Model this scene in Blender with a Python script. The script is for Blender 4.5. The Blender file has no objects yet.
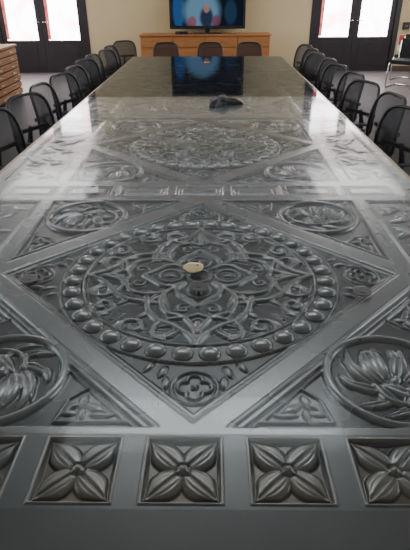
import bpy, bmesh, math, random
import numpy as np
from mathutils import Vector, Matrix
random.seed(3)
COL = bpy.context.scene.collection
PI = math.pi
def R(a): return math.radians(a)

# ------------------------------------------------------------ materials
def mat(name, color=(.5,.5,.5), rough=.5, metal=0., color2=None, nscale=8., bump=0., bscale=60., spec=.5, detail=4., alpha=1.):
    m = bpy.data.materials.new(name); m.use_nodes = True
    nt = m.node_tree; b = nt.nodes['Principled BSDF']
    b.inputs['Base Color'].default_value = (*color,1)
    b.inputs['Roughness'].default_value = rough
    b.inputs['Metallic'].default_value = metal
    b.inputs['Specular IOR Level'].default_value = spec
    b.inputs['Alpha'].default_value = alpha
    tc = nt.nodes.new('ShaderNodeTexCoord')
    if color2 is not None:
        n = nt.nodes.new('ShaderNodeTexNoise'); n.inputs['Scale'].default_value = nscale; n.inputs['Detail'].default_value = detail
        nt.links.new(tc.outputs['Object'], n.inputs['Vector'])
        r = nt.nodes.new('ShaderNodeValToRGB')
        r.color_ramp.elements[0].position = .35; r.color_ramp.elements[1].position = .65
        r.color_ramp.elements[0].color = (*color,1); r.color_ramp.elements[1].color = (*color2,1)
        nt.links.new(n.outputs['Fac'], r.inputs['Fac']); nt.links.new(r.outputs['Color'], b.inputs['Base Color'])
    if bump > 0:
        n2 = nt.nodes.new('ShaderNodeTexNoise'); n2.inputs['Scale'].default_value = bscale; n2.inputs['Detail'].default_value = 3
        nt.links.new(tc.outputs['Object'], n2.inputs['Vector'])
        bp = nt.nodes.new('ShaderNodeBump'); bp.inputs['Strength'].default_value = bump; bp.inputs['Distance'].default_value = .002
        nt.links.new(n2.outputs['Fac'], bp.inputs['Height']); nt.links.new(bp.outputs['Normal'], b.inputs['Normal'])
    return m

def wood_mat(name, c1, c2, rough=.45, axis='X', scale=3.):
    m = bpy.data.materials.new(name); m.use_nodes = True
    nt = m.node_tree; b = nt.nodes['Principled BSDF']; b.inputs['Roughness'].default_value = rough
    tc = nt.nodes.new('ShaderNodeTexCoord'); mp = nt.nodes.new('ShaderNodeMapping')
    s = [scale*8]*3; s['XYZ'.index(axis)] = scale
    mp.inputs['Scale'].default_value = s
    n = nt.nodes.new('ShaderNodeTexNoise'); n.inputs['Scale'].default_value = 1.; n.inputs['Detail'].default_value = 6; n.inputs['Distortion'].default_value = 1.2
    r = nt.nodes.new('ShaderNodeValToRGB'); r.color_ramp.elements[0].color = (*c1,1); r.color_ramp.elements[1].color = (*c2,1)
    r.color_ramp.elements[0].position = .3; r.color_ramp.elements[1].position = .7
    nt.links.new(tc.outputs['Object'], mp.inputs['Vector']); nt.links.new(mp.outputs[0], n.inputs['Vector'])
    nt.links.new(n.outputs['Fac'], r.inputs['Fac']); nt.links.new(r.outputs['Color'], b.inputs['Base Color'])
    return m

def relief_mat(name, low, mid, high, warm, warmamt, rough):
    """cast pewter: recess shade and raised highlights painted by relief height, plus large soft noise"""
    m = bpy.data.materials.new(name); m.use_nodes = True
    nt = m.node_tree; b = nt.nodes['Principled BSDF']
    b.inputs['Metallic'].default_value = .6
    b.inputs['Specular IOR Level'].default_value = .6
    tc = nt.nodes.new('ShaderNodeTexCoord')
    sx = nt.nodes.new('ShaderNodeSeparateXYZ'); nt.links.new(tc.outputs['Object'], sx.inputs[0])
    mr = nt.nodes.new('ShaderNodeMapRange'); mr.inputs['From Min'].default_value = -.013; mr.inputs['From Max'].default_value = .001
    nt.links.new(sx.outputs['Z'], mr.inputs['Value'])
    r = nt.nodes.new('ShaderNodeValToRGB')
    r.color_ramp.elements[0].color = (*low,1); r.color_ramp.elements[1].color = (*high,1)  # shade in the grooves and sheen on the tops put into the colour
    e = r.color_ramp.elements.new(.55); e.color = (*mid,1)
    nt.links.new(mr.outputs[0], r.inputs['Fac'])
    n = nt.nodes.new('ShaderNodeTexNoise'); n.inputs['Scale'].default_value = 5; n.inputs['Detail'].default_value = 2
    nt.links.new(tc.outputs['Object'], n.inputs['Vector'])
    r2 = nt.nodes.new('ShaderNodeValToRGB'); r2.color_ramp.elements[0].position = .4; r2.color_ramp.elements[1].position = .75
    r2.color_ramp.elements[0].color = (0,0,0,1); r2.color_ramp.elements[1].color = (warmamt,)*3+(1,)
    nt.links.new(n.outputs['Fac'], r2.inputs['Fac'])
    mx = nt.nodes.new('ShaderNodeMix'); mx.data_type = 'RGBA'
    nt.links.new(r2.outputs['Color'], mx.inputs['Factor']); nt.links.new(r.outputs['Color'], mx.inputs['A'])
    mx.inputs['B'].default_value = (*warm,1)
    nt.links.new(mx.outputs['Result'], b.inputs['Base Color'])
    m3 = nt.nodes.new('ShaderNodeMapRange'); m3.inputs['To Min'].default_value = rough-.03; m3.inputs['To Max'].default_value = rough+.04
    nt.links.new(n.outputs['Fac'], m3.inputs['Value']); nt.links.new(m3.outputs[0], b.inputs['Roughness'])
    return m

M = {}
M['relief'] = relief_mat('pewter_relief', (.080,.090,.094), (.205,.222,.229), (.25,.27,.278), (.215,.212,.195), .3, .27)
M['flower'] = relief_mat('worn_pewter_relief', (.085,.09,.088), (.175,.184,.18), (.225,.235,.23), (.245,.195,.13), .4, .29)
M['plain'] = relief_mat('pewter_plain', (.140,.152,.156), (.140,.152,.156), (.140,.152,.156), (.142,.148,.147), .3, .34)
M['border'] = mat('plain_dark_border', (.100,.107,.109), .42, .4, color2=(.112,.119,.12), nscale=6, bump=.1, bscale=220)
M['edge'] = wood_mat('table_edge_wood', (.30,.22,.14), (.42,.32,.2), .4, 'Y', 2)
M['under'] = wood_mat('dark_table_wood', (.05,.035,.025), (.09,.06,.04), .5, 'Y', 2)
M['wall'] = mat('cream_plaster', (.62,.50,.29), .85, color2=(.66,.54,.33), nscale=1.5, bump=.1, bscale=90)
M['sidewall'] = mat('pale_plaster', (.53,.50,.43), .85, color2=(.57,.54,.47), nscale=1.5)
M['ceiling'] = mat('white_ceiling', (.60,.60,.58), .9, color2=(.64,.64,.62), nscale=2)
M['floor'] = mat('dark_grey_vinyl_floor', (.14,.130,.132), .45, color2=(.17,.158,.16), nscale=3, bump=.05, bscale=40)
M['skirt'] = mat('brown_skirting', (.09,.06,.05), .5, color2=(.11,.075,.06))
M['door'] = mat('near_black_brown_paint', (.020,.015,.018), .45, color2=(.028,.02,.024), nscale=4)
M['black'] = mat('black_plastic', (.012,.012,.013), .42, color2=(.018,.018,.02), nscale=20)
M['fabric'] = mat('black_fabric', (.014,.014,.017), .85, color2=(.022,.022,.026), nscale=120, bump=.3, bscale=300)
M['chrome'] = mat('chrome', (.6,.6,.62), .2, 1., color2=(.65,.65,.66))
M['brass'] = mat('pale_brass', (.84,.70,.42), .3, .8, color2=(.78,.64,.38), nscale=30)
M['disc'] = mat('dark_metal_cap', (.07,.075,.077), .4, .5, color2=(.085,.09,.092), nscale=40)
M['oak'] = wood_mat('orange_oak_veneer', (.36,.135,.04), (.46,.20,.065), .45, 'X', 1.6)
M['oaky'] = wood_mat('oak_drawers', (.36,.17,.08), (.47,.25,.13), .5, 'Y', 1.6)
M['paper'] = mat('white_paper', (.95,.95,.94), .8, color2=(.93,.93,.93), nscale=20)
M['red'] = mat('red_card', (.55,.07,.05), .7, color2=(.6,.09,.07), nscale=20)
M['grey'] = mat('grey_plastic', (.10,.10,.11), .45, color2=(.12,.12,.13))

def emis(name, c, s, c2=None, sc=1.6):
    m = bpy.data.materials.new(name); m.use_nodes = True; nt = m.node_tree
    nt.nodes.clear(); o = nt.nodes.new('ShaderNodeOutputMaterial'); e = nt.nodes.new('ShaderNodeEmission')
    e.inputs['Strength'].default_value = s; e.inputs['Color'].default_value = (*c,1)
    if c2:
        tc = nt.nodes.new('ShaderNodeTexCoord'); n = nt.nodes.new('ShaderNodeTexNoise'); n.inputs['Scale'].default_value = sc
        r = nt.nodes.new('ShaderNodeValToRGB'); r.color_ramp.elements[0].position=.34; r.color_ramp.elements[1].position=.52
        r.color_ramp.elements[0].color = (*c2,1); r.color_ramp.elements[1].color = (*c,1)
        nt.links.new(tc.outputs['Object'], n.inputs['Vector']); nt.links.new(n.outputs['Fac'], r.inputs['Fac']); nt.links.new(r.outputs['Color'], e.inputs['Color'])
    nt.links.new(e.outputs[0], o.inputs[0]); return m
M['daylight'] = emis('daylit_glass', (1,.97,.97), 14., (1,.55,.57), 2.4)
M['curtain'] = emis('glowing_red_curtain', (1,.25,.22), 1.4, (.7,.10,.12), 9)  # cloth strips made to glow, adding the reddish light at the panes
M['sidefill'] = emis('side_fill_glass', (.92,.96,1), 5.2, (.86,.93,1))  # fill glow for the added side panes

def screen_mat():
    """dark screen with blurred blue, pale and red patches"""
    m = bpy.data.materials.new('blurred_screen_picture'); m.use_nodes = True; nt = m.node_tree
    nt.nodes.clear(); o = nt.nodes.new('ShaderNodeOutputMaterial'); e = nt.nodes.new('ShaderNodeEmission')
    tc = nt.nodes.new('ShaderNodeTexCoord'); acc = None
    base = nt.nodes.new('ShaderNodeRGB'); base.outputs[0].default_value=(.006,.010,.018,1); acc = base.outputs[0]
    for (x,z,rx,rz,c,st) in ((-.60,.45,.13,.42,(.02,.08,.22),.9),(-.12,.42,.40,.40,(.12,.24,.36),.9),(-.02,.30,.15,.22,(.02,.03,.06),1.),(-.02,.47,.07,.09,(.30,.16,.15),.9),
                           (-.32,.22,.10,.12,(.22,.05,.06),.8),(.18,.24,.10,.12,(.14,.04,.06),.8),(.48,.40,.14,.25,(.015,.04,.08),.8)):
        mp = nt.nodes.new('ShaderNodeMapping'); mp.vector_type='POINT'
        mp.inputs['Location'].default_value = (-x/rx,0,-z/rz); mp.inputs['Scale'].default_value = (1/rx,0,1/rz)
        l = nt.nodes.new('ShaderNodeVectorMath'); l.operation='LENGTH'
        mr = nt.nodes.new('ShaderNodeMapRange'); mr.interpolation_type='SMOOTHSTEP'; mr.inputs['From Min'].default_value=.65; mr.inputs['From Max'].default_value=1.15; mr.inputs['To Min'].default_value=st; mr.inputs['To Max'].default_value=0
        mx = nt.nodes.new('ShaderNodeMix'); mx.data_type='RGBA'; mx.inputs['B'].default_value=(*c,1)
        nt.links.new(tc.outputs['Object'], mp.inputs['Vector']); nt.links.new(mp.outputs[0], l.inputs[0]); nt.links.new(l.outputs['Value'], mr.inputs['Value'])
        nt.links.new(mr.outputs[0], mx.inputs['Factor']); nt.links.new(acc, mx.inputs['A']); acc = mx.outputs['Result']
    nt.links.new(acc, e.inputs['Color']); e.inputs['Strength'].default_value=1.
    nt.links.new(e.outputs[0], o.inputs[0]); return m
M['screen'] = screen_mat()

def glass(name, rough, tint, ior=1.45, refl=(.8,.9,.95), glare=0.):
    """thin pane: reflection by fresnel on the outer faces, otherwise see-through; film = share of pale diffuse that paints in a glare"""
    m = bpy.data.materials.new(name); m.use_nodes = True; nt = m.node_tree
    nt.nodes.clear(); o = nt.nodes.new('ShaderNodeOutputMaterial')
    t = nt.nodes.new('ShaderNodeBsdfTransparent'); t.inputs['Color'].default_value = (*tint,1)
    under = t.outputs[0]
    if glare:
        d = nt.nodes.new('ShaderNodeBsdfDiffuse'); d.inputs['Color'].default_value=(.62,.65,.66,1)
        m2 = nt.nodes.new('ShaderNodeMixShader'); m2.inputs[0].default_value = glare
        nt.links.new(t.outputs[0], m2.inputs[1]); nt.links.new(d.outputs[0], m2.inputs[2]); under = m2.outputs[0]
    g = nt.nodes.new('ShaderNodeBsdfGlossy'); g.inputs['Roughness'].default_value = rough; g.inputs['Color'].default_value=(*refl,1)
    f = nt.nodes.new('ShaderNodeFresnel'); f.inputs['IOR'].default_value = ior
    ge = nt.nodes.new('ShaderNodeNewGeometry'); inv = nt.nodes.new('ShaderNodeMath'); inv.operation='SUBTRACT'; inv.inputs[0].default_value=1
    mu = nt.nodes.new('ShaderNodeMath'); mu.operation='MULTIPLY'
    nt.links.new(ge.outputs['Backfacing'], inv.inputs[1]); nt.links.new(f.outputs[0], mu.inputs[0]); nt.links.new(inv.outputs[0], mu.inputs[1])
    mx = nt.nodes.new('ShaderNodeMixShader')
    nt.links.new(mu.outputs[0], mx.inputs[0]); nt.links.new(under, mx.inputs[1]); nt.links.new(g.outputs[0], mx.inputs[2])
    nt.links.new(mx.outputs[0], o.inputs[0]); return m
M['glass'] = glass('smoked_table_glass', .012, (.62,.62,.63), 1.42, (.66,.72,.82))
M['glare_glass'] = glass('satin_glass_painted_glare', .07, (.96,.965,.97), 1.5, (.90,.94,1), .08)  # pale diffuse share paints the glare band into the sheet
M['clear'] = glass('clear_table_glass', .07, (.99,.99,.99), 1.20, (.92,.97,1))
M['net'] = mat('black_net_fabric', (.012,.012,.015), .75, color2=(.045,.045,.052), nscale=260, bump=.4, bscale=260, alpha=.82)

# ------------------------------------------------------------ helpers
def empty(name, loc=(0,0,0), rz=0, label=None, cat=None, group=None, kind=None):
    o = bpy.data.objects.new(name, None); COL.objects.link(o); o.location = loc; o.rotation_euler = (0,0,rz)
    o.empty_display_size = .1
    tag(o, label, cat, group, kind); return o
def tag(o, label=None, cat=None, group=None, kind=None):
    if label: o['label'] = label
    if cat: o['category'] = cat
    if group: o['group'] = group
    if kind: o['kind'] = kind
    return o
def link_mesh(name, me, material, parent=None, smooth=False):
    o = bpy.data.objects.new(name, me); COL.objects.link(o)
    if material is not None and not me.materials: me.materials.append(material)
    if parent: o.parent = parent
    if smooth: me.polygons.foreach_set('use_smooth', [True]*len(me.polygons))
    return o
class MB:
    def __init__(s): s.bm = bmesh.new()
    def box(s, x0,x1,y0,y1,z0,z1, bev=0):
        b2 = bmesh.new(); bmesh.ops.create_cube(b2, size=1)
        for v in b2.verts: v.co = Vector(((x0+x1)/2+v.co.x*(x1-x0), (y0+y1)/2+v.co.y*(y1-y0), (z0+z1)/2+v.co.z*(z1-z0)))
        if bev: bmesh.ops.bevel(b2, geom=list(b2.edges), offset=bev, segments=3, affect='EDGES', profile=.6)
        me = bpy.data.meshes.new('t'); b2.to_mesh(me); b2.free(); s.bm.from_mesh(me); bpy.data.meshes.remove(me); return s
    def tube(s, pts, r, seg=10, closed=False):
        pts = [Vector(p) for p in pts]; n = len(pts); rs = r if isinstance(r,(list,tuple)) else [r]*n
        rings = []; up = Vector((0,0,1)); prev = None
        for i,p in enumerate(pts):
            if closed: t = pts[(i+1)%n]-pts[i-1]
            else: t = pts[min(i+1,n-1)]-pts[max(i-1,0)]
            t.normalize()
            if prev is None:
                a = t.cross(up)
                if a.length < .1: a = t.cross(Vector((1,0,0)))
            else: a = prev - t*prev.dot(t)
            a.normalize(); prev = a; b = t.cross(a)
            rings.append([s.bm.verts.new(p+(a*math.cos(2*PI*k/seg)+b*math.sin(2*PI*k/seg))*rs[i]) for k in range(seg)])
        m = n if closed else n-1
        for i in range(m):
            A = rings[i]; B = rings[(i+1)%n]
            for k in range(seg): s.bm.faces.new((A[k],A[(k+1)%seg],B[(k+1)%seg],B[k]))
        if not closed:
            s.bm.faces.new(rings[0][::-1]); s.bm.faces.new(rings[-1])
        return s
    def lathe(s, prof, c=(0,0,0), seg=28, axis='Z'):
        c = Vector(c); rings = []
        for (r,h) in prof:
            ring = []
            for k in range(seg):
                a = 2*PI*k/seg
                p = Vector((r*math.cos(a), r*math.sin(a), h))
                if axis=='X': p = Vector((p.z,p.x,p.y))
                if axis=='Y': p = Vector((p.x,p.z,p.y))
                ring.append(s.bm.verts.new(c+p))
            rings.append(ring)
        for i in range(len(rings)-1):
            for k in range(seg): s.bm.faces.new((rings[i][k],rings[i][(k+1)%seg],rings[i+1][(k+1)%seg],rings[i+1][k]))
        s.bm.faces.new(rings[0][::-1]); s.bm.faces.new(rings[-1]); return s
    def build(s, name, material, parent=None, smooth=False, loc=None):
        bmesh.ops.recalc_face_normals(s.bm, faces=list(s.bm.faces))
        me = bpy.data.meshes.new(name); s.bm.to_mesh(me); s.bm.free()
        o = link_mesh(name, me, material, parent, smooth)
        if loc: o.location = loc
        return o
def copy_tree(o, parent=None):
    c = o.copy(); COL.objects.link(c)
    if parent: c.parent = parent
    for ch in list(o.children): copy_tree(ch, c)
    return c

# ------------------------------------------------------------ height fields
KZ = .76
def sm(a,b,x):
    t = np.clip((x-a)/(b-a),0,1); return t*t*(3-2*t)
def dome(d,w,h): return h*np.sqrt(np.clip(1-(d/w)**2,0,1))
def grid(x0,x1,y0,y1,res):
    nx = int(round((x1-x0)/res))+1; ny = int(round((y1-y0)/res))+1
    return np.meshgrid(np.linspace(x0,x1,nx), np.linspace(y0,y1,ny))
def hf_part(name, X,Y,Z, mask):
    ny,nx = X.shape; idx = np.arange(nx*ny).reshape(ny,nx)
    q = np.stack([idx[:-1,:-1],idx[:-1,1:],idx[1:,1:],idx[1:,:-1]],-1)
    q = q[mask] if mask is not None else q.reshape(-1,4)
    used,inv = np.unique(q.ravel(), return_inverse=True)
    co = np.stack([X.ravel()[used],Y.ravel()[used],Z.ravel()[used]*KZ],-1).astype(np.float32)
    me = bpy.data.meshes.new(name); nf = len(q)
    me.vertices.add(len(used)); me.vertices.foreach_set('co', co.ravel())
    me.loops.add(nf*4); me.loops.foreach_set('vertex_index', inv.ravel().astype(np.int32))
    me.polygons.add(nf); me.polygons.foreach_set('loop_start', np.arange(0,nf*4,4,dtype=np.int32))
    me.polygons.foreach_set('loop_total', np.full(nf,4,dtype=np.int32))
    me.polygons.foreach_set('use_smooth', np.ones(nf,dtype=bool))
    me.update(calc_edges=True); me.validate(); return me
def blur(Z,n=1):
    for _ in range(n):
        P = np.pad(Z,1,mode='edge')
        Z = (4*P[1:-1,1:-1]+2*(P[:-2,1:-1]+P[2:,1:-1]+P[1:-1,:-2]+P[1:-1,2:])+P[:-2,:-2]+P[2:,2:]+P[:-2,2:]+P[2:,:-2])/16
    return Z
def ctr(A): return (A[:-1,:-1]+A[1:,1:])/2
def seg_d(X,Y,P):
    D = np.full(X.shape, 9.)
    for (x0,y0),(x1,y1) in zip(P[:-1],P[1:]):
        dx,dy = x1-x0,y1-y0; L = dx*dx+dy*dy+1e-12
        t = np.clip(((X-x0)*dx+(Y-y0)*dy)/L,0,1)
        D = np.minimum(D, np.hypot(X-x0-t*dx, Y-y0-t*dy))
    return D
def leaf(X,Y,cx,cy,ang,L,W,h,vein=True,curl=0.):
    c,s = math.cos(ang),math.sin(ang)
    p = (X-cx)*c+(Y-cy)*s; q = -(X-cx)*s+(Y-cy)*c
    q = q - curl*p*p/L
    t = np.clip(p/L,0,1); w = W*np.sin(PI*t**.8)**.75+1e-6
    inside = (p>0)&(p<L)&(np.abs(q)<w)
    z = h*np.sqrt(np.clip(1-(q/w)**2,0,1))*(.55+.45*np.sin(PI*t))
    if vein: z = z - .4*h*np.exp(-(q/(.12*W+.0015))**2)
    return np.where(inside, z, 0)
def spiral(cx,cy,r0,r1,a0,turns,n=36):
    return [(cx+(r0+(r1-r0)*i/(n-1))*math.cos(a0+turns*2*PI*i/(n-1)), cy+(r0+(r1-r0)*i/(n-1))*math.sin(a0+turns*2*PI*i/(n-1))) for i in range(n)]
def curve(P,n=20):
    out=[]; Q=[P[0]]+list(P)+[P[-1]]
    for i in range(1,len(Q)-2):
        p0,p1,p2,p3=[np.array(Q[j],float) for j in (i-1,i,i+1,i+2)]
        for k in range(n//2):
            t=k/(n//2); out.append(tuple(.5*((2*p1)+(-p0+p2)*t+(2*p0-5*p1+4*p2-p3)*t*t+(-p0+3*p1-3*p2+p3)*t**3)))
    out.append(tuple(P[-1])); return out

PH = .715
def panel_height(U,V):
    A0,B0 = np.abs(U),np.abs(V); D = A0+B0; Q = D/math.sqrt(2); RR = np.hypot(U,V)
    H = np.full(U.shape, -.015)
    qi,qo = .668/math.sqrt(2), .785/math.sqrt(2)
    H = np.maximum(H, -.015+.007*sm(qi-.016,qi-.012,Q)*(1-sm(qo+.012,qo+.016,Q)))
    H = np.maximum(H, -.015+.015*sm(qi-.003,qi+.003,Q)*(1-sm(qo-.003,qo+.003,Q)))
    for qq in (qi+.010, qo-.010): H = H-np.where(np.abs(Q-qq)<.0035, .0025*(1-np.abs(Q-qq)/.0035),0)
    H = np.maximum(H, -.015+dome(np.abs(Q-qo-.026),.005,.008)*(D>.7))
    # ---- medallion: pointed quatrefoil, flowing interlaced vine and strap tracery
    a = np.maximum(A0,B0); b = np.minimum(A0,B0)
    F = -.019
    med = np.full(U.shape, F)
    def st(d,w,h=.017):
        return F+dome(d,w,h)-.0028*np.exp(-(d/(.28*w))**2)
    lobe = curve([(.050,.050),(.082,.072),(.120,.066),(.152,.036),(.190,0)])
    med = np.maximum(med, st(seg_d(a,b,lobe),.0110,.0205))
    med = np.maximum(med, st(np.abs(RR-.040),.0065,.015))
    ring = curve([(.140,0),(.128,.028),(.098,.040),(.068,.028),(.052,0)])
    med = np.maximum(med, st(seg_d(a,b,ring),.0060,.0150))
    og = curve([(.385,0),(.338,.026),(.296,.070),(.268,.118),(.226,.150),(.165,.165)])
    med = np.maximum(med, st(seg_d(a,b,og),.0115,.0205))
    og0 = curve([(.072,.072),(.120,.112),(.178,.118),(.228,.092),(.250,.045),(.290,.018),(.330,0)])
    med = np.maximum(med, st(seg_d(a,b,og0),.0095,.0190))
    og1 = curve([(.165,.165),(.185,.205),(.180,.250),(.215,.280),(.255,.262)])
    med = np.maximum(med, st(seg_d(a,b,og1),.0095,.0185))
    og2 = curve([(.235,.0),(.252,.034),(.262,.085),(.298,.125),(.345,.125),(.365,.095)])
    med = np.maximum(med, st(seg_d(a,b,og2),.0095,.0175))
    sp = spiral(.300,.190,.009,.046,R(100),-1.15)
    med = np.maximum(med, st(seg_d(a,b,sp),.0095,.0180))
    sp2 = spiral(.205,.045,.006,.026,R(200),1.0,24)
    med = np.maximum(med, st(seg_d(a,b,sp2),.0060,.0150))
    for (lx,ly,an,L,W,cu) in ((.255,0,0,.115,.017,0),(.272,.055,R(48),.075,.016,.4),(.300,.055,R(15),.090,.019,.6),(.345,.060,R(85),.095,.018,.4),
                           (.225,.155,R(-60),.085,.018,.6),(.200,.220,R(45),.12,.022,.2),(.262,.225,R(5),.07,.016,.5),
                           (.120,.120,R(45),.06,.016,0),(.335,.16,R(70),.09,.018,.5),(.120,.112,R(10),.07,.013,-.5),
                           (.165,.120,R(70),.06,.014,.5),(.285,.20,R(-20),.055,.013,-.6),(.185,.205,R(95),.06,.013,.3),(.215,.150,R(20),.06,.013,.4),(.075,.0,0,.055,.010,0)):
        med = np.maximum(med, F+leaf(a,b,lx,ly,an,L,W,.0165,True,cu))
    med = np.where(RR>.390, F+.009*sm(.390,.395,RR), med)
    med = np.maximum(med, F+dome(np.abs(RR-.393),.0065,.018))
    med = np.maximum(med, F+dome(np.abs(RR-.381),.004,.010))
    med = np.maximum(med, np.where(RR>.44,F+dome(np.abs(RR-.4665),.0055,.017),-9))
    mm = RR<.469
    H = np.where(mm, np.maximum(med, F), H)
    # ---- open quatrefoils in the diamond corners
    c = .558; qa = a-c; qr = np.hypot(qa,b)
    quat = np.full(U.shape,-.016)
    quat = np.maximum(quat, -.016+dome(np.abs(qr-.058),.0045,.012))
    qb = np.minimum(np.hypot(np.abs(qa)-.023,b), np.hypot(qa,b-.023))
    quat = np.maximum(quat, -.016+dome(np.abs(qb-.020),.0045,.013)*(qb>.0165))
    H = np.where((qr<.064), np.maximum(np.where(qr<.055,-.016,H),quat), H)
    for (lx,ly,an,L,W) in ((.475,.075,R(20),.055,.010),(.515,.075,R(-5),.055,.009),(.46,.11,R(30),.05,.009)):
        z = -.015+leaf(a,b,lx,ly,an,L,W,.012)
        H = np.where((~mm)&(Q<qi-.014), np.maximum(H,z), H)
    # ---- roundels: swirling curling leaf spray
    inR = np.hypot(A0-.502,B0-.520)
    n = 0
    for sx in (-1,1):
        for sy in (-1,1):
            rot = (.5,2.2,3.7,5.4)[n]; n += 1
            x = U-sx*.502; y = V-sy*.520
            x,y = x*math.cos(rot)+y*math.sin(rot), -x*math.sin(rot)+y*math.cos(rot)
            if n%2: y = -y
            rr = np.hypot(x,y); f = -.017
            tw = 3.2*(.15-np.minimum(rr,.15)); xs = x*np.cos(tw)-y*np.sin(tw); ys = x*np.sin(tw)+y*np.cos(tw)
            lf = np.full(U.shape,f)
            stem = curve([(-.13,-.05),(-.095,-.095),(-.03,-.120),(.045,-.095),(.080,-.035),(.060,.02)],16)
            lf = np.maximum(lf, f+dome(seg_d(xs,ys,stem),.0080,.018))
            LV = ((.05,.02,R(78),.125,.025,.55),(.03,.01,R(105),.13,.025,.25),(.01,.01,R(135),.13,.024,-.2),(-.01,-.01,R(168),.125,.025,-.45),(-.01,-.03,R(200),.12,.023,-.5),
                  (.055,.0,R(25),.09,.024,.6),(.075,-.03,R(-25),.075,.022,.6),(.055,-.085,R(-20),.07,.018,.5),(-.05,-.10,R(100),.075,.020,-.5),
                  (.02,-.09,R(60),.10,.022,.4),(-.02,-.06,R(15),.10,.019,-.5),(.0,-.115,R(-150),.06,.013,.4),
                  (-.10,-.07,R(115),.075,.016,-.3),(.105,.03,R(80),.06,.016,.3),(-.06,.06,R(80),.07,.015,-.5),(.04,.07,R(60),.06,.012,.4),(-.07,.02,R(130),.06,.012,-.4))
            for j,(lx,ly,an,L,W,cu) in enumerate(LV):
                lf = np.maximum(lf, f+leaf(xs,ys,lx,ly,an,L,W,.0200-.0016*(j%4),True,cu))
            lf = np.maximum(lf, f+dome(np.hypot((xs-.01)/1.4,ys+.01),.016,.022))
            lf = np.where(rr<.150, lf, f)
            rou = np.maximum(lf, f+dome(np.abs(rr-.164),.0125,.019))
            H = np.where(rr<.166, rou, np.where(rr<.178, np.maximum(H,rou), H))
    rr = inR
    # ---- triangular spandrels with leaf tracery
    tri = [(.155,.674),(.320,.674),(.303,.60),(.262,.562),(.155,.674)]
    z = -.015+dome(seg_d(b,a,tri),.004,.009)
    for (lx,ly,an,L,W) in ((.262,.585,R(78),.050,.011),(.258,.615,R(152),.060,.010),(.270,.612,R(30),.042,.010),(.262,.632,R(90),.040,.009),(.245,.650,R(175),.055,.007),(.272,.645,R(5),.042,.008),(.250,.630,R(165),.050,.006),(.285,.615,R(60),.045,.007),(.215,.655,R(190),.035,.006)):
        z = np.maximum(z, -.015+leaf(b,a,lx,ly,an,L,W,.012))
    H = np.where((D>.80)&(rr>.178), np.maximum(H,z), H)
    zc = -.015+leaf(A0,B0,.618,.638,R(45),.085,.02,.013)
    zc = np.maximum(zc, -.015+leaf(A0,B0,.655,.655,R(-80),.07,.012,.012)); zc = np.maximum(zc, -.015+leaf(A0,B0,.655,.655,R(170),.07,.012,.012))
    H = np.where(rr>.178, np.maximum(H,zc), H)
    s = np.maximum(A0,B0)
    H = np.maximum(H, -.015+.015*sm(.690,.695,s))
    return H
X,Y = grid(-PH,PH,-PH,PH,.0024)
Z = panel_height(X,Y); Z = .4*Z+.6*blur(Z,1)
cX,cY = ctr(X),ctr(Y); cR = np.hypot(cX,cY)
parts = []
parts.append(('medallion',(0,0),cR<.470))
for sx in (-1,1):
    for sy in (-1,1): parts.append(('roundel',(sx*.502,sy*.52), np.hypot(cX-sx*.502,cY-sy*.52)<.178))
for (qx,qy) in ((.558,0),(-.558,0),(0,.558),(0,-.558)): parts.append(('quatrefoil',(qx,qy), np.hypot(cX-qx,cY-qy)<.066))
cD = np.abs(cX)+np.abs(cY)
for sx in (-1,1):
    for sy in (-1,1):
        far = (np.hypot(cX-sx*.502,cY-sy*.52)>.178)&(cD>.80)
        ax,ay = cX*sx,cY*sy
        parts.append(('spandrel',(sx*.25,sy*.64), far&(ax>.14)&(ax<.335)&(ay>.54)&(ay<.688)))
        parts.append(('spandrel',(sx*.64,sy*.25), far&(ay>.14)&(ay<.335)&(ax>.54)&(ax<.688)))
def transfer_normals(me, X, Y, Z):
    """smooth normals taken from the whole height field, so part borders do not show"""
    gy,gx = np.gradient(Z*KZ, Y[1,0]-Y[0,0], X[0,1]-X[0,0])
    n = len(me.vertices); co = np.empty(n*3,np.float32); me.vertices.foreach_get('co',co); co = co.reshape(-1,3)
    i = np.rint((co[:,0]-X[0,0])/(X[0,1]-X[0,0])).astype(int); j = np.rint((co[:,1]-Y[0,0])/(Y[1,0]-Y[0,0])).astype(int)
    N = np.stack([-gx[j,i],-gy[j,i],np.ones(n)],-1); N /= np.linalg.norm(N,axis=1)[:,None]
    me.normals_split_custom_set_from_vertices([tuple(v) for v in N])
taken = np.zeros(cX.shape,bool); pm = []
for n,c0,mk in parts:
    mk = mk&~taken; taken |= mk; pm.append((n, hf_part(n,X,Y,Z,mk)))
field_me = hf_part('carved_panel',X,Y,Z,~taken)
for me in [field_me]+[m_ for _,m_ in pm]: transfer_normals(me,X,Y,Z)

TZ = .75; TX = -.045; Y0,Y1 = .15, 7.92
TA = R(-1.0)                              # the table stands one degree askew to the room
PIV = Vector((TX,.7,0))
def T(x,y,z=0):
    d = Matrix.Rotation(TA,3,'Z') @ Vector((x-PIV.x,y-PIV.y,0)); return Vector((PIV.x+d.x, PIV.y+d.y, z))
PC = [1.50,3.15,4.80,6.45]
PX = [-.028]*4
table = empty('conference_table', T(TX,4,0), TA, 'very long silver grey conference table with glass-covered carved relief top running down the room', 'table')
def setloc(o, x,y,z): o.location = (x-TX, y-4, z)

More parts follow.
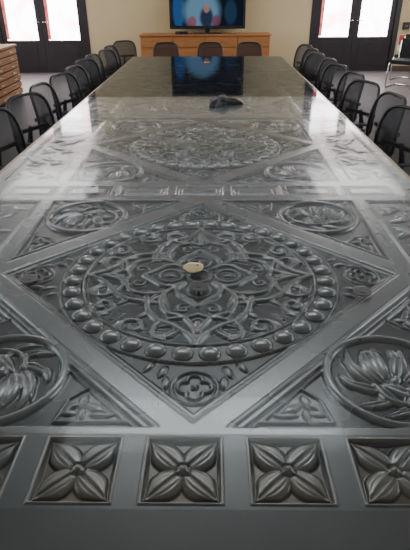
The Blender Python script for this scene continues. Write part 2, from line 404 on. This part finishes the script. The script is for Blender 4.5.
BH=.0170; BZ=-.010*KZ-.001; BR=.0310
NB = 36
first = None
for pi_,pc in enumerate(PC):
    if first is None:
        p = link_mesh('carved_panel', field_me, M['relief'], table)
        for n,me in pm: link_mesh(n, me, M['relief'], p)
        b0 = None
        for k in range(NB):
            a = 2*PI*(k+.5)/NB
            if b0 is None:
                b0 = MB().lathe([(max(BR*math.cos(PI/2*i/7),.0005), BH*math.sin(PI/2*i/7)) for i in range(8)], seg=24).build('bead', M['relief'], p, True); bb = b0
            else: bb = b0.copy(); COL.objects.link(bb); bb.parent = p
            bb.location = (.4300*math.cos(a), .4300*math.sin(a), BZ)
        first = p
    elif pi_ == 1:
        p = copy_tree(first, table)
    else:
        p = first.copy(); COL.objects.link(p); p.parent = table
        for ch in first.children:
            if ch.name.split('.')[0] != 'bead':
                c = ch.copy(); COL.objects.link(c); c.parent = p
    setloc(p, PX[pi_], pc, TZ)
mb = MB()
for pc,px in list(zip(PC,PX))[2:]:
    for k in range(NB):
        a = 2*PI*(k+.5)/NB
        prof = [(max(BR*math.cos(PI/2*i/4),.0005), BH*math.sin(PI/2*i/4)) for i in range(5)]
        mb.lathe(prof, (px-TX+.4300*math.cos(a), pc-4+.4300*math.sin(a), BZ), seg=12)
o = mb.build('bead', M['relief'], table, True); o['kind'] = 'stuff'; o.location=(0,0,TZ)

# flower border strips
FP = .216; FH = .0835
def flower_strip_h(U,V):
    k = np.clip(np.round(U/FP),-4,4); u = U-k*FP; v = V
    a,b = np.abs(u),np.abs(v); s = np.maximum(a,b); r = np.hypot(u,v)
    H = np.where(s<FH, dome(np.abs(s-(FH-.0035)),.0033,.003), 0.)
    ins = s<FH-.0068
    f = -.0155
    z = f+.004*sm(FH-.013,FH-.0108,s)
    p = (a+b)/math.sqrt(2); q = np.abs(a-b)/math.sqrt(2)
    L = .102; t = np.clip(p/L,0,1)
    w = .0335*np.sin(PI*np.clip(t,0,1)**.90)**.75*(1-.45*sm(.60,1.,t))+1e-6
    inp = (p>.002)&(p<L)&(q<w)
    zz = .0145*np.clip(1-(q/w)**3.2,0,1)**.6*(.76+.24*np.sin(PI*t)) - .0055*np.exp(-(q/.0030)**2)*sm(0,.2,t)*(1-sm(.85,1,t)) - .0014*np.exp(-((q-.45*w)/.0020)**2)*sm(.15,.4,t)*(1-sm(.7,.9,t))
    z = np.where(inp, np.maximum(z,f+zz), z)
    z = z-.005*np.exp(-((r-.0150)/.0020)**2)
    z = np.maximum(z, f+dome(r,.0130,.0215))
    return np.where(ins, z, H)
X2,Y2 = grid(-1.07,1.07,-.0925,.0925,.0016)
Z2 = flower_strip_h(X2,Y2); Z2 = .5*Z2+.5*blur(Z2,1); c2x,c2y = ctr(X2),ctr(Y2)
k2 = np.clip(np.round(c2x/FP),-4,4); s2 = np.maximum(np.abs(c2x-k2*FP),np.abs(c2y)); tile_m = s2<FH
strip_me = hf_part('flower_border',X2,Y2,Z2,~tile_m)
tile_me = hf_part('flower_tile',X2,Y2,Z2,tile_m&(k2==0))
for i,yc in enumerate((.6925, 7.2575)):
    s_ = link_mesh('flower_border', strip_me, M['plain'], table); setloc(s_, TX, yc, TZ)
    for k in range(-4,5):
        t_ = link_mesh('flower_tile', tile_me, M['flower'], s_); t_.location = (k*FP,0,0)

def oblong(U,V,per,n,hx,hy,off=0):
    k = np.clip(np.round(U/per-off),-n,n); u = np.abs(U-(k+off)*per); v = np.abs(V)
    s = np.maximum(u-hx, v-hy)
    H = np.where(s<0, -.012*sm(0,-.006,s), 0.)
    H = np.where((s<0), np.maximum(H, -.012+dome(np.abs(s+.012),.004,.009)), H)
    s3 = np.maximum(u-(hx-.026), v-(hy-.026))
    H = np.where(s3<0, np.maximum(H, -.012+.009*sm(0,-.008,s3)), H)
    H = np.maximum(H, np.where(s>0, dome(np.abs(s-.006),.004,.002),-9))
    return H
X3,Y3 = grid(-1.07,1.07,-.11,.11,.0035)
band_me = hf_part('cross_band',X3,Y3,oblong(X3,Y3,.272,3,.115,.062),None)
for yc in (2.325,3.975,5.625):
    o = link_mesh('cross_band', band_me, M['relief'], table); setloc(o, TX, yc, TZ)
# side bands: one long sunk field with leaf sprays facing the diamond corner
def side_h(U,V):
    f = -.011
    s = np.maximum(np.abs(U)-.140, np.abs(V)-.690)
    H = np.where(s<0, f*sm(0,-.008,s), 0.)
    v = np.abs(V); z = np.full(U.shape,f)
    for y0 in (.0,.23,.46):
        for (lx,ly,an,L,W,cu) in ((-.09,.0,R(8),.15,.020,.3),(-.05,.02,R(60),.12,.018,-.4),(.0,.05,R(20),.10,.018,.4),(-.10,.07,R(50),.12,.018,-.3),(.05,.06,R(80),.12,.018,.3),(-.02,.12,R(130),.09,.016,.3),(.02,.12,R(30),.09,.016,-.3)):
            z = np.maximum(z, f+leaf(U,v,lx,ly+y0,an,L,W,.011,True,cu))
    z = np.maximum(z, f+dome(np.abs(s+.010),.004,.008))
    z = np.where(s<-.014, z, np.maximum(f,f+dome(np.abs(s+.010),.004,.008)))
    return np.where(s<-.006, z, H)
X4,Y4 = grid(-.1775,.1775,-PH,PH,.0035)
side_me = hf_part('side_band',X4,Y4,blur(side_h(X4,Y4),1)*.9,None)
for pc,px in zip(PC,PX):
    for s in (-1,1):
        edge_t = TX+s*1.07; edge_p = px+s*PH
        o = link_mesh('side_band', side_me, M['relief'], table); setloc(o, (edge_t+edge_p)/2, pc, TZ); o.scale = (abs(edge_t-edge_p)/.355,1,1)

mb = MB(); mb.box(-1.07,1.07,Y0-4,.600-4,TZ-.03,TZ); mb.build('plain_border', M['border'], table)
mb = MB(); mb.box(-1.07,1.07,7.35-4,Y1-4,TZ-.03,TZ); mb.build('plain_border', M['border'], table)
mb = MB(); mb.box(-1.066,1.066,Y0+.004-4,Y1-.004-4,TZ-.075,TZ-.031); mb.build('tabletop', M['under'], table)
mb = MB(); e = .022
mb.box(-1.07-e,-1.07,Y0-e-4,Y1+e-4,TZ-.075,TZ+.001,.002).box(1.07,1.07+e,Y0-e-4,Y1+e-4,TZ-.075,TZ+.001,.002)
mb.box(-1.07,1.07,Y0-e-4,Y0-4,TZ-.075,TZ+.001,.002).box(-1.07,1.07,Y1-4,Y1+e-4,TZ-.075,TZ+.001,.002)
mb.build('edge_trim', M['edge'], table)
for yy in (.9,2.33,3.97,5.62,7.25):
    for s in (-1,1):
        MB().box(s*.55-.05,s*.55+.05,yy-4-.05,yy-4+.05,0,TZ-.075,.006).build('leg', M['under'], table)
mb = MB(); mb.box(-.62,.62,.7-4,.74-4,.55,TZ-.075).box(-.62,.62,7.4-4,7.44-4,.55,TZ-.075)
for s in (-1,1): mb.box(s*.62-.02,s*.62+.02,.7-4,7.44-4,.55,TZ-.075)
mb.build('apron', M['under'], table)
GZ = TZ+BZ+BH+.0003; GTH=.003
g = MB().box(-1.065,1.065,Y0+.01-4,3.865-4,GZ,GZ+GTH).build('glass_sheet', M['clear'], table); g['label']='clear glass sheet over the nearest carving'
g = MB().box(-1.065,1.065,3.868-4,4.735-4,GZ,GZ+GTH).build('glass_sheet', M['glare_glass'], table); g['label']='satin glass sheet made pale by painted glare'
g = MB().box(-1.065,1.065,4.738-4,6.30-4,GZ,GZ+GTH).build('glass_sheet', M['glass'], table); g['label']='dark glossy glass sheet'
g = MB().box(-1.065,1.065,6.306-4,7.90-4,GZ,GZ+GTH).build('glass_sheet', M['glass'], table); g['label']='dark glossy glass sheet at the far end'
GT = GZ+GTH

# ------------------------------------------------------------ things on the table
def disc(loc, r, label):
    t = empty('brass_disc', loc, .3, label, 'disc', 'brass discs on the table')
    mb=MB(); rings=[]; N=44
    for f,z in ((.95,0),(1,.001),(1,.003),(.94,.0045),(.86,.0040),(.30,.0038),(.02,.0042)):
        rings.append([mb.bm.verts.new((r*f*(1+.05*math.sin(3*a+1)+.03*math.sin(5*a))*math.cos(a), r*f*(1+.05*math.sin(3*a+1)+.03*math.sin(5*a))*math.sin(a), z)) for a in [2*PI*k/N for k in range(N)]])
    for A,B in zip(rings[:-1],rings[1:]):
        for k in range(N): mb.bm.faces.new((A[k],A[(k+1)%N],B[(k+1)%N],B[k]))
    mb.bm.faces.new(rings[0][::-1]); mb.bm.faces.new(rings[-1])
    mb.build('plate', M['brass'], t, False)
    MB().lathe([(r*.1,0.0035),(r*.1,.0055),(.001,.006)],(r*.5,r*.25,0), seg=12).build('screw', M['black'], t)
disc((-.035,1.52,GT), .035, 'pale gold disc lying at the centre of the nearest carved medallion')
disc(T(TX+.0,7.2,GT), .045, 'small brass disc at the far end of the glass covered table')
def dark_disc(x,y,z,label):
    t = empty('dark_disc', (x,y,z), 0, label, 'disc', 'dark discs on the nearest carved panel')
    MB().lathe([(.028,0),(.030,.0006),(.030,.0016),(.028,.0022),(.001,.0022)], seg=36).build('plate', M['disc'], t)
    MB().lathe([(.010,.0022),(.010,.003),(.001,.0032)], seg=18).build('button', M['disc'], t)
dark_disc(-.015,1.395,GT,'dark disc standing in for the shadow of the gold disc on the medallion')  # solid disc put where the gold disc only casts its shadow
dark_disc(.506,1.357,GT,'dark round metal disc beside the right corner of the near diamond')
dark_disc(-.585,1.452,GT,'dark round metal disc in the left corner of the near diamond')

ph = empty('conference_phone', (.17,4.38,GT), .5, 'black three-armed conference phone sitting on the glass of the table', 'phone')
mb = MB()
outl=[]
for k in range(3):
    a=PI/2+k*2*PI/3
    for da,r in ((-.80,.052),(-.17,.175),(.17,.175),(.80,.052)): outl.append((a+da,r))
rings=[]
for z,f in ((0,.97),(.008,1.),(.024,.95),(.046,.66),(.050,.60)):
    rings.append([mb.bm.verts.new((r*f*math.cos(a),r*f*math.sin(a),z)) for a,r in outl])
N=len(outl)
for i in range(len(rings)-1):
    for k in range(N): mb.bm.faces.new((rings[i][k],rings[i][(k+1)%N],rings[i+1][(k+1)%N],rings[i+1][k]))
mb.bm.faces.new(rings[0][::-1]); mb.bm.faces.new(rings[-1])
mb.build('phone_body', M['black'], ph)
MB().lathe([(.028,.050),(.028,.066),(.022,.074),(.001,.076)], seg=28).build('speaker_grille', M['grey'], ph)
kp = MB().box(-.016,.016,-.070,-.034,.040,.052,.002).build('keypad', M['grey'], ph)
mb = MB()
for i in range(3):
    for j in range(3): mb.box(-.0135+i*.0095,-.0065+i*.0095,-.067+j*.011,-.060+j*.011,.052,.0542)
mb.build('key', M['black'], kp)

def paper(x,y,z,w,h,rz,label):
    mb = MB(); n=7; vs=[[mb.bm.verts.new(((i/(n-1)-.5)*w,(j/(n-1)-.5)*h*(1-.3*abs(i/(n-1)-.5)), .001+.012*((i/(n-1)-.5)**2*4)*(j/(n-1)))) for i in range(n)] for j in range(n)]
    for j in range(n-1):
        for i in range(n-1): mb.bm.faces.new((vs[j][i],vs[j][i+1],vs[j+1][i+1],vs[j+1][i]))
    o = mb.build('paper_scrap', M['paper'], None, True); o.location=(x,y,z); o.rotation_euler=(0,0,rz); tag(o,label,'paper','white paper scraps on the table')
paper(-.54,2.30,GT,.07,.07,.2,'white scrap of paper left of centre between the two nearest carved panels')
paper(-.96,2.84,GT,.07,.09,.6,'white scrap of paper near the left edge of the table')

# ------------------------------------------------------------ office chairs
def make_chair():
    t = empty('office_chair')
    mb = MB()
    def outline(f):
        return [(.210*f*math.copysign(abs(math.cos(a))**.55,math.cos(a)), .200*f*math.copysign(abs(math.sin(a))**.55,math.sin(a))) for a in [2*PI*k/32 for k in range(32)]]
    rings=[[mb.bm.verts.new((x,y,z)) for x,y in outline(f)] for f,z in ((.85,.415),(.97,.425),(1,.45),(.98,.475),(.9,.488),(.5,.484))]
    for A,B in zip(rings[:-1],rings[1:]):
        for k in range(32): mb.bm.faces.new((A[k],A[(k+1)%32],B[(k+1)%32],B[k]))
    mb.bm.faces.new(rings[0][::-1]); mb.bm.faces.new(rings[-1])
    mb.build('seat', M['fabric'], t, True)
    ZC,HH=.70,.21
    def by(x,z):
        q=(z-.5)/.45; return -.225-.065*q+.03*math.sin(PI*min(max(q,0),1))+.025*(x/.22)**2
    pts=[]
    for k in range(56):
        a=2*PI*k/56; c,s=math.cos(a),math.sin(a)
        x=.216*math.copysign(abs(c)**.46,c)*(1-.05*s); z=ZC+HH*math.copysign(abs(s)**.46,s)
        pts.append((x,by(x,z),z))
    MB().tube(pts,.0125,8,True).build('backrest_frame', M['black'], t, True)
    mb=MB(); nx,nz=14,16; G=[]
    for j in range(nz+1):
        s=-1+2*j/nz; z=ZC+(HH-.004)*s; row=[]
        for i in range(nx+1):
            c=-1+2*i/nx; wx=.213*(1-.05*s)*(1-abs(s)**8*.24); x=wx*c
            row.append(mb.bm.verts.new((x,by(x,z),z)))
        G.append(row)
    for j in range(nz):
        for i in range(nx): mb.bm.faces.new((G[j][i],G[j][i+1],G[j+1][i+1],G[j+1][i]))
    mb.build('backrest_net', M['net'], t, True)
    MB().tube([(0,-.05,.40),(0,-.19,.40),(0,-.27,.44),(0,-.27,.56),(0,by(0,.68)-.02,.68)],[.02,.02,.022,.02,.016],8).build('back_support', M['black'], t, True)
    MB().box(-.19,.19,by(0,.66)-.028,by(0,.66)-.006,.645,.675,.006).build('lumbar_bar', M['black'], t)
    for s in (-1,1):
        MB().tube([(s*.13,-.05,.43),(s*.212,-.05,.44),(s*.214,-.06,.59)],.010,8).tube([(s*.212,-.17,.60),(s*.212,-.10,.612),(s*.212,.03,.612),(s*.208,.06,.602)],[.011,.014,.014,.010],8).build('armrest', M['black'], t, True)
    MB().lathe([(.03,.06),(.03,.22),(.02,.22),(.02,.40),(.06,.40),(.06,.418)],seg=16).build('gas_column', M['black'], t)
    mb=MB()
    for k in range(5):
        a=2*PI*k/5+PI/10
        mb.tube([(0,0,.11),(.11*math.cos(a),.11*math.sin(a),.10),(.205*math.cos(a),.205*math.sin(a),.075)],[.028,.022,.015],8)
    bs=mb.build('star_base', M['black'], t, True)
    for k in range(5):
        a=2*PI*k/5+PI/10; x,y=.20*math.cos(a),.20*math.sin(a)
        MB().lathe([(.018,-.022),(.028,-.018),(.028,-.005),(.02,-.003),(.02,.003),(.028,.005),(.028,.018),(.018,.022)],(x,y,.028),16,'X').tube([(x,y,.03),(x,y,.075)],.006,6).build('caster', M['black'], bs)
    return t
proto = make_chair(); usedp=[False]
ordn=['nearest','second','third','fourth','fifth','sixth','seventh','eighth','ninth','tenth']
def place(x,y,rz,label,group,sc=1.):
    c = copy_tree(proto) if usedp[0] else proto
    usedp[0]=True
    p=T(x,y); c.location=(p.x,p.y,0); c.rotation_euler=(0,0,rz+TA); c.scale=(sc,sc,sc); tag(c,label,'chair',group)
angL=[16,25,9,20,14,24,12,20,15]; angR=[22,11,24,15,21,10,20,14,19]
for i in range(9):
    d = 3.30+.555*i
    place(TX-1.07-.07+random.uniform(-.03,.03), d, -PI/2-R(angL[i]), f'black mesh-backed office chair on the left of the table, {ordn[i]} from the camera', 'office chairs along the left side')
for i in range(9):
    d = 3.34+.555*i
    place(TX+1.07+.08+random.uniform(-.03,.03), d, PI/2+R(angR[i]), f'black mesh-backed office chair on the right of the table, {ordn[i]} from the camera', 'office chairs along the right side')
for x,l in ((-.74,'left'),(.0,'middle'),(.64,'right')):
    place(x,8.80,PI+R(random.uniform(-6,6)), f'black office chair across the far end of the table, {l} of three', 'office chairs at the far end', .93)
place(-1.40,9.2,PI+R(25),'black office chair standing off the far left corner of the table','office chairs at the far end', .93)

def visitor(x,y,rz,label,group):
    t = empty('visitor_chair',(x,y,0),rz,label,'chair',group)
    mb=MB()
    for s in (-1,1):
        mb.tube([(s*.23,-.24,.78),(s*.23,-.20,.43),(s*.23,.20,.42),(s*.23,.24,.38),(s*.23,.24,.05),(s*.23,.21,.015),(s*.23,-.22,.015)],.014,8)
    mb.tube([(-.23,-.22,.015),(.23,-.22,.015)],.014,8)
    mb.build('frame', M['chrome'], t, True)
    MB().box(-.22,.22,-.2,.23,.42,.49,.02).build('seat', M['fabric'], t, True)
    MB().box(-.22,.22,-.26,-.21,.52,.82,.015).build('backrest', M['fabric'], t, True)
visitor(3.72,9.8,R(140),'dark visitor chair with pale metal frame, nearer one by the right doors','visitor chairs by the right doors')
visitor(4.10,10.7,R(140),'dark visitor chair with pale metal frame, farther one by the right doors','visitor chairs by the right doors')

# ------------------------------------------------------------ room
BY=12.0; RX0,RX1=-5.3,5.3; CH=3.3; YB=-2.2
def struct(name, mb, m): o=mb.build(name,m); o['kind']='structure'; return o
struct('floor', MB().box(RX0-.2,RX1+.2,YB-.2,BY+.2,-.1,0), M['floor'])
struct('ceiling', MB().box(RX0-.2,RX1+.2,YB-.2,BY+.2,CH,CH+.1), M['ceiling'])
DL=(-4.44,-2.44); DR=(2.34,4.24); DH=3.1
struct('wall_back', MB().box(RX0,DL[0],BY,BY+.2,0,CH).box(DL[1],DR[0],BY,BY+.2,0,CH).box(DR[1],RX1,BY,BY+.2,0,CH).box(DL[0],DL[1],BY,BY+.2,DH,CH).box(DR[0],DR[1],BY,BY+.2,DH,CH), M['wall'])
struct('wall_front', MB().box(RX0,RX1,YB-.2,YB,0,CH), M['sidewall'])
WIN=[(1.0,3.4),(4.4,6.8),(7.8,10.2)]; WZ=(1.0,2.5)  # unseen side windows, added to light the table from both sides
for nm,x0,x1 in (('wall_left',RX0-.2,RX0),('wall_right',RX1,RX1+.2)):
    mb=MB(); mb.box(x0,x1,YB,BY,0,WZ[0]).box(x0,x1,YB,BY,WZ[1],CH)
    ys=[YB]+[v for w in WIN for v in w]+[BY]
    for a,b in zip(ys[::2],ys[1::2]): mb.box(x0,x1,a,b,*WZ)
    struct(nm,mb,M['sidewall'])
wn=1
for side in (-1,1):
    for (a,b) in WIN:
        xx = RX0-.1 if side<0 else RX1+.1
        mb=MB(); mb.box(xx-.03,xx+.03,a,a+.05,*WZ).box(xx-.03,xx+.03,b-.05,b,*WZ).box(xx-.03,xx+.03,(a+b)/2-.03,(a+b)/2+.03,*WZ).box(xx-.03,xx+.03,a,b,WZ[0],WZ[0]+.05).box(xx-.03,xx+.03,a,b,WZ[1]-.05,WZ[1])
        w=struct(f'fill_window_{wn}',mb,M['ceiling']); wn+=1
        MB().box(xx-.004,xx+.004,a+.02,b-.02,WZ[0]+.02,WZ[1]-.02).build('pane',M['sidefill'],w)
def doors(n, x0, x1, zb):
    fr=MB(); f=.10
    fr.box(x0,x0+f,BY-.02,BY+.12,0,DH).box(x1-f,x1,BY-.02,BY+.12,0,DH).box(x0,x1,BY-.02,BY+.12,DH-f,DH)
    o=struct(f'door_{n}',fr,M['door']); mid=(x0+x1)/2
    for (a,b,hs) in ((x0+f+.003,mid-.003,1),(mid+.003,x1-f-.003,-1)):
        st=.105
        mb=MB(); mb.box(a,a+st,BY+.02,BY+.07,.01,DH-f-.004).box(b-st,b,BY+.02,BY+.07,.01,DH-f-.004)
        mb.box(a+st,b-st,BY+.02,BY+.07,.01,zb).box(a+st,b-st,BY+.02,BY+.07,DH-f-.12,DH-f-.004).box(a+st,b-st,BY+.02,BY+.07,2.14,2.22).box(a+st+.06,b-st-.06,BY+.01,BY+.03,.12,zb-.1,.006)
        l=mb.build('door_leaf',M['door'],o)
        MB().box(a+st-.005,b-st+.005,BY+.04,BY+.048,zb-.005,2.145).build('pane',M['daylight'],l)
        MB().box(a+st-.005,b-st+.005,BY+.04,BY+.048,2.215,DH-f-.115).build('pane',M['daylight'],l)
        hx = (b-.04) if hs>0 else (a+.04)
        MB().tube([(hx,BY+.02,1.02),(hx,BY-.04,1.02),(hx-hs*.11,BY-.04,1.02)],.009,8).build('door_handle',M['chrome'],l,True)
        if n==1 or hs>0:
            cx = a+st
            mb=MB(); nn=12; rows=[]
            for j in range(2):
                rows.append([mb.bm.verts.new((cx+.09*i/nn*(1 if j else .6), BY+.030+.006*math.sin(i*2.2), (zb+.02,2.13)[j])) for i in range(nn+1)])
            for i in range(nn): mb.bm.faces.new((rows[0][i],rows[0][i+1],rows[1][i+1],rows[1][i]))
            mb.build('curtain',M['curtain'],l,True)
doors(1,*DL,.66); doors(2,*DR,.70)
struct('baseboard_back', MB().box(DL[1],DR[0],BY-.015,BY,0,.11).box(RX0,DL[0],BY-.015,BY,0,.11).box(DR[1],RX1,BY-.015,BY,0,.11), M['skirt'])
struct('baseboard_left', MB().box(RX0,RX0+.015,YB,BY-.015,0,.11), M['skirt'])
struct('baseboard_right', MB().box(RX1-.015,RX1,YB,BY-.015,0,.11), M['skirt'])

nb=empty('wall_card',(4.38,BY-.001,.42),0,'small red and white card fixed low on the back wall right of the doors','card')
MB().box(-.09,.09,-.012,0,0,.32,.002).build('backing',M['paper'],nb)
MB().box(-.082,.082,-.015,-.0125,.12,.312).build('red_field',M['red'],nb)
wb=empty('wall_box',(4.40,BY-.001,.84),0,'small black box fixed on the back wall above the red and white card','box')
MB().box(-.07,.07,-.05,0,0,.14,.006).build('casing',M['black'],wb)
MB().box(-.03,.03,-.053,-.0495,.05,.09).build('plate',M['grey'],wb)

# ------------------------------------------------------------ sideboard + television
SX0,SX1=-1.28,1.42; sb=empty('sideboard',((SX0+SX1)/2,11.72,0),0,'long low orange-brown wooden sideboard against the back wall under the television','sideboard')
hw=(SX1-SX0)/2
MB().box(-hw,hw,-.22,.24,.06,.77).box(-hw+.04,hw-.04,-.18,.2,0,.06).build('body',M['oak'],sb)
MB().box(-hw-.02,hw+.02,-.26,.25,.77,.80,.004).build('top',M['oak'],sb)
nd=4; dw=2*hw/nd
for k in range(nd):
    a=-hw+k*dw+.012; b=-hw+(k+1)*dw-.012
    d_=MB().box(a,b,-.242,-.221,.09,.54,.004).build('door',M['oak'],sb)
    kx=b-.06 if k%2==0 else a+.06
    MB().lathe([(.008,0),(.008,-.015),(.014,-.02),(.014,-.03),(.001,-.032)],(kx,-.242,.40),14,'Y').build('knob',M['chrome'],d_)
    d2=MB().box(a,b,-.242,-.221,.56,.755,.004).build('drawer',M['oak'],sb)
    MB().lathe([(.008,0),(.008,-.015),(.014,-.02),(.014,-.03),(.001,-.032)],((a+b)/2,-.242,.66),14,'Y').build('knob',M['chrome'],d2)
tv=empty('television',(.12,11.72,.80),0,'large black flat television switched on, standing on the wooden sideboard','television')
W2=.79; TH=1.18
MB().box(-W2,W2,-.03,.03,.09,TH,.008).build('casing',M['black'],tv)
MB().box(-.3,.3,-.11,.11,0,.015,.004).box(-.05,.05,-.015,.015,.01,.12).build('stand',M['black'],tv)
MB().box(-W2+.05,W2-.05,-.034,-.0305,.15,TH-.05).build('screen',M['screen'],tv)
bx=empty('media_box',(-.42,11.58,.80),0,'small black media box on the sideboard left of the television stand','box')
MB().box(-.13,.13,-.08,.08,.0,.05,.004).build('casing',M['black'],bx)
MB().box(-.11,-.05,-.083,-.079,.02,.035).build('display',M['grey'],bx)

ch=empty('drawer_chest',(-3.42,8.55,0),0,'brown wooden chest of many shallow drawers standing at the left side of the room','chest')
MB().box(-.30,.27,-.65,.65,.05,.80).box(-.26,.22,-.6,.6,0,.05).build('body',M['under'],ch)
MB().box(-.32,.31,-.67,.67,.80,.83,.004).build('top',M['oaky'],ch)
for k in range(7):
    z=.070+k*.104
    d_=MB().box(.271,.296,-.64,.64,z,z+.080,.004).build('drawer',M['oaky'],ch)
    for s in (-1,1): MB().tube([(.295,s*.3-.06,z+.04),(.318,s*.3-.06,z+.04),(.318,s*.3+.06,z+.04),(.295,s*.3+.06,z+.04)],.007,6).build('handle',M['chrome'],d_)

# ------------------------------------------------------------ lights
def area(x,y,z,sx,sy,p,c=(1,1,1)):  # unseen lamps added under the ceiling as fill light
    l=bpy.data.lights.new('fill_lamp','AREA'); l.shape='RECTANGLE'; l.size=sx; l.size_y=sy; l.energy=p; l.color=c
    o=bpy.data.objects.new('fill_lamp',l); COL.objects.link(o); o.location=(x,y,z)
for s in (-1,1): area(s*3.0,9.6,CH-.04,1.6,1.6,44,(1,.97,.92))
area(0,3.2,CH-.04,2.4,.6,30,(.97,.99,1))
w=bpy.data.worlds.new('world'); bpy.context.scene.world=w; w.use_nodes=True
w.node_tree.nodes['Background'].inputs[0].default_value=(.7,.8,.9,1); w.node_tree.nodes['Background'].inputs[1].default_value=.3

# ------------------------------------------------------------ camera
cd=bpy.data.cameras.new('camera'); cam=bpy.data.objects.new('camera',cd); COL.objects.link(cam)
cd.sensor_fit='VERTICAL'; cd.sensor_height=24; cd.sensor_width=24; cd.lens=24*500/550; cd.clip_start=.02
cam.location=(0,0,1.6)
cam.rotation_euler=(Matrix.Rotation(R(-.20),3,'Z') @ Matrix.Rotation(R(90-29.68),3,'X') @ Matrix.Rotation(R(-.3),3,'Z')).to_euler()
bpy.context.scene.camera=cam
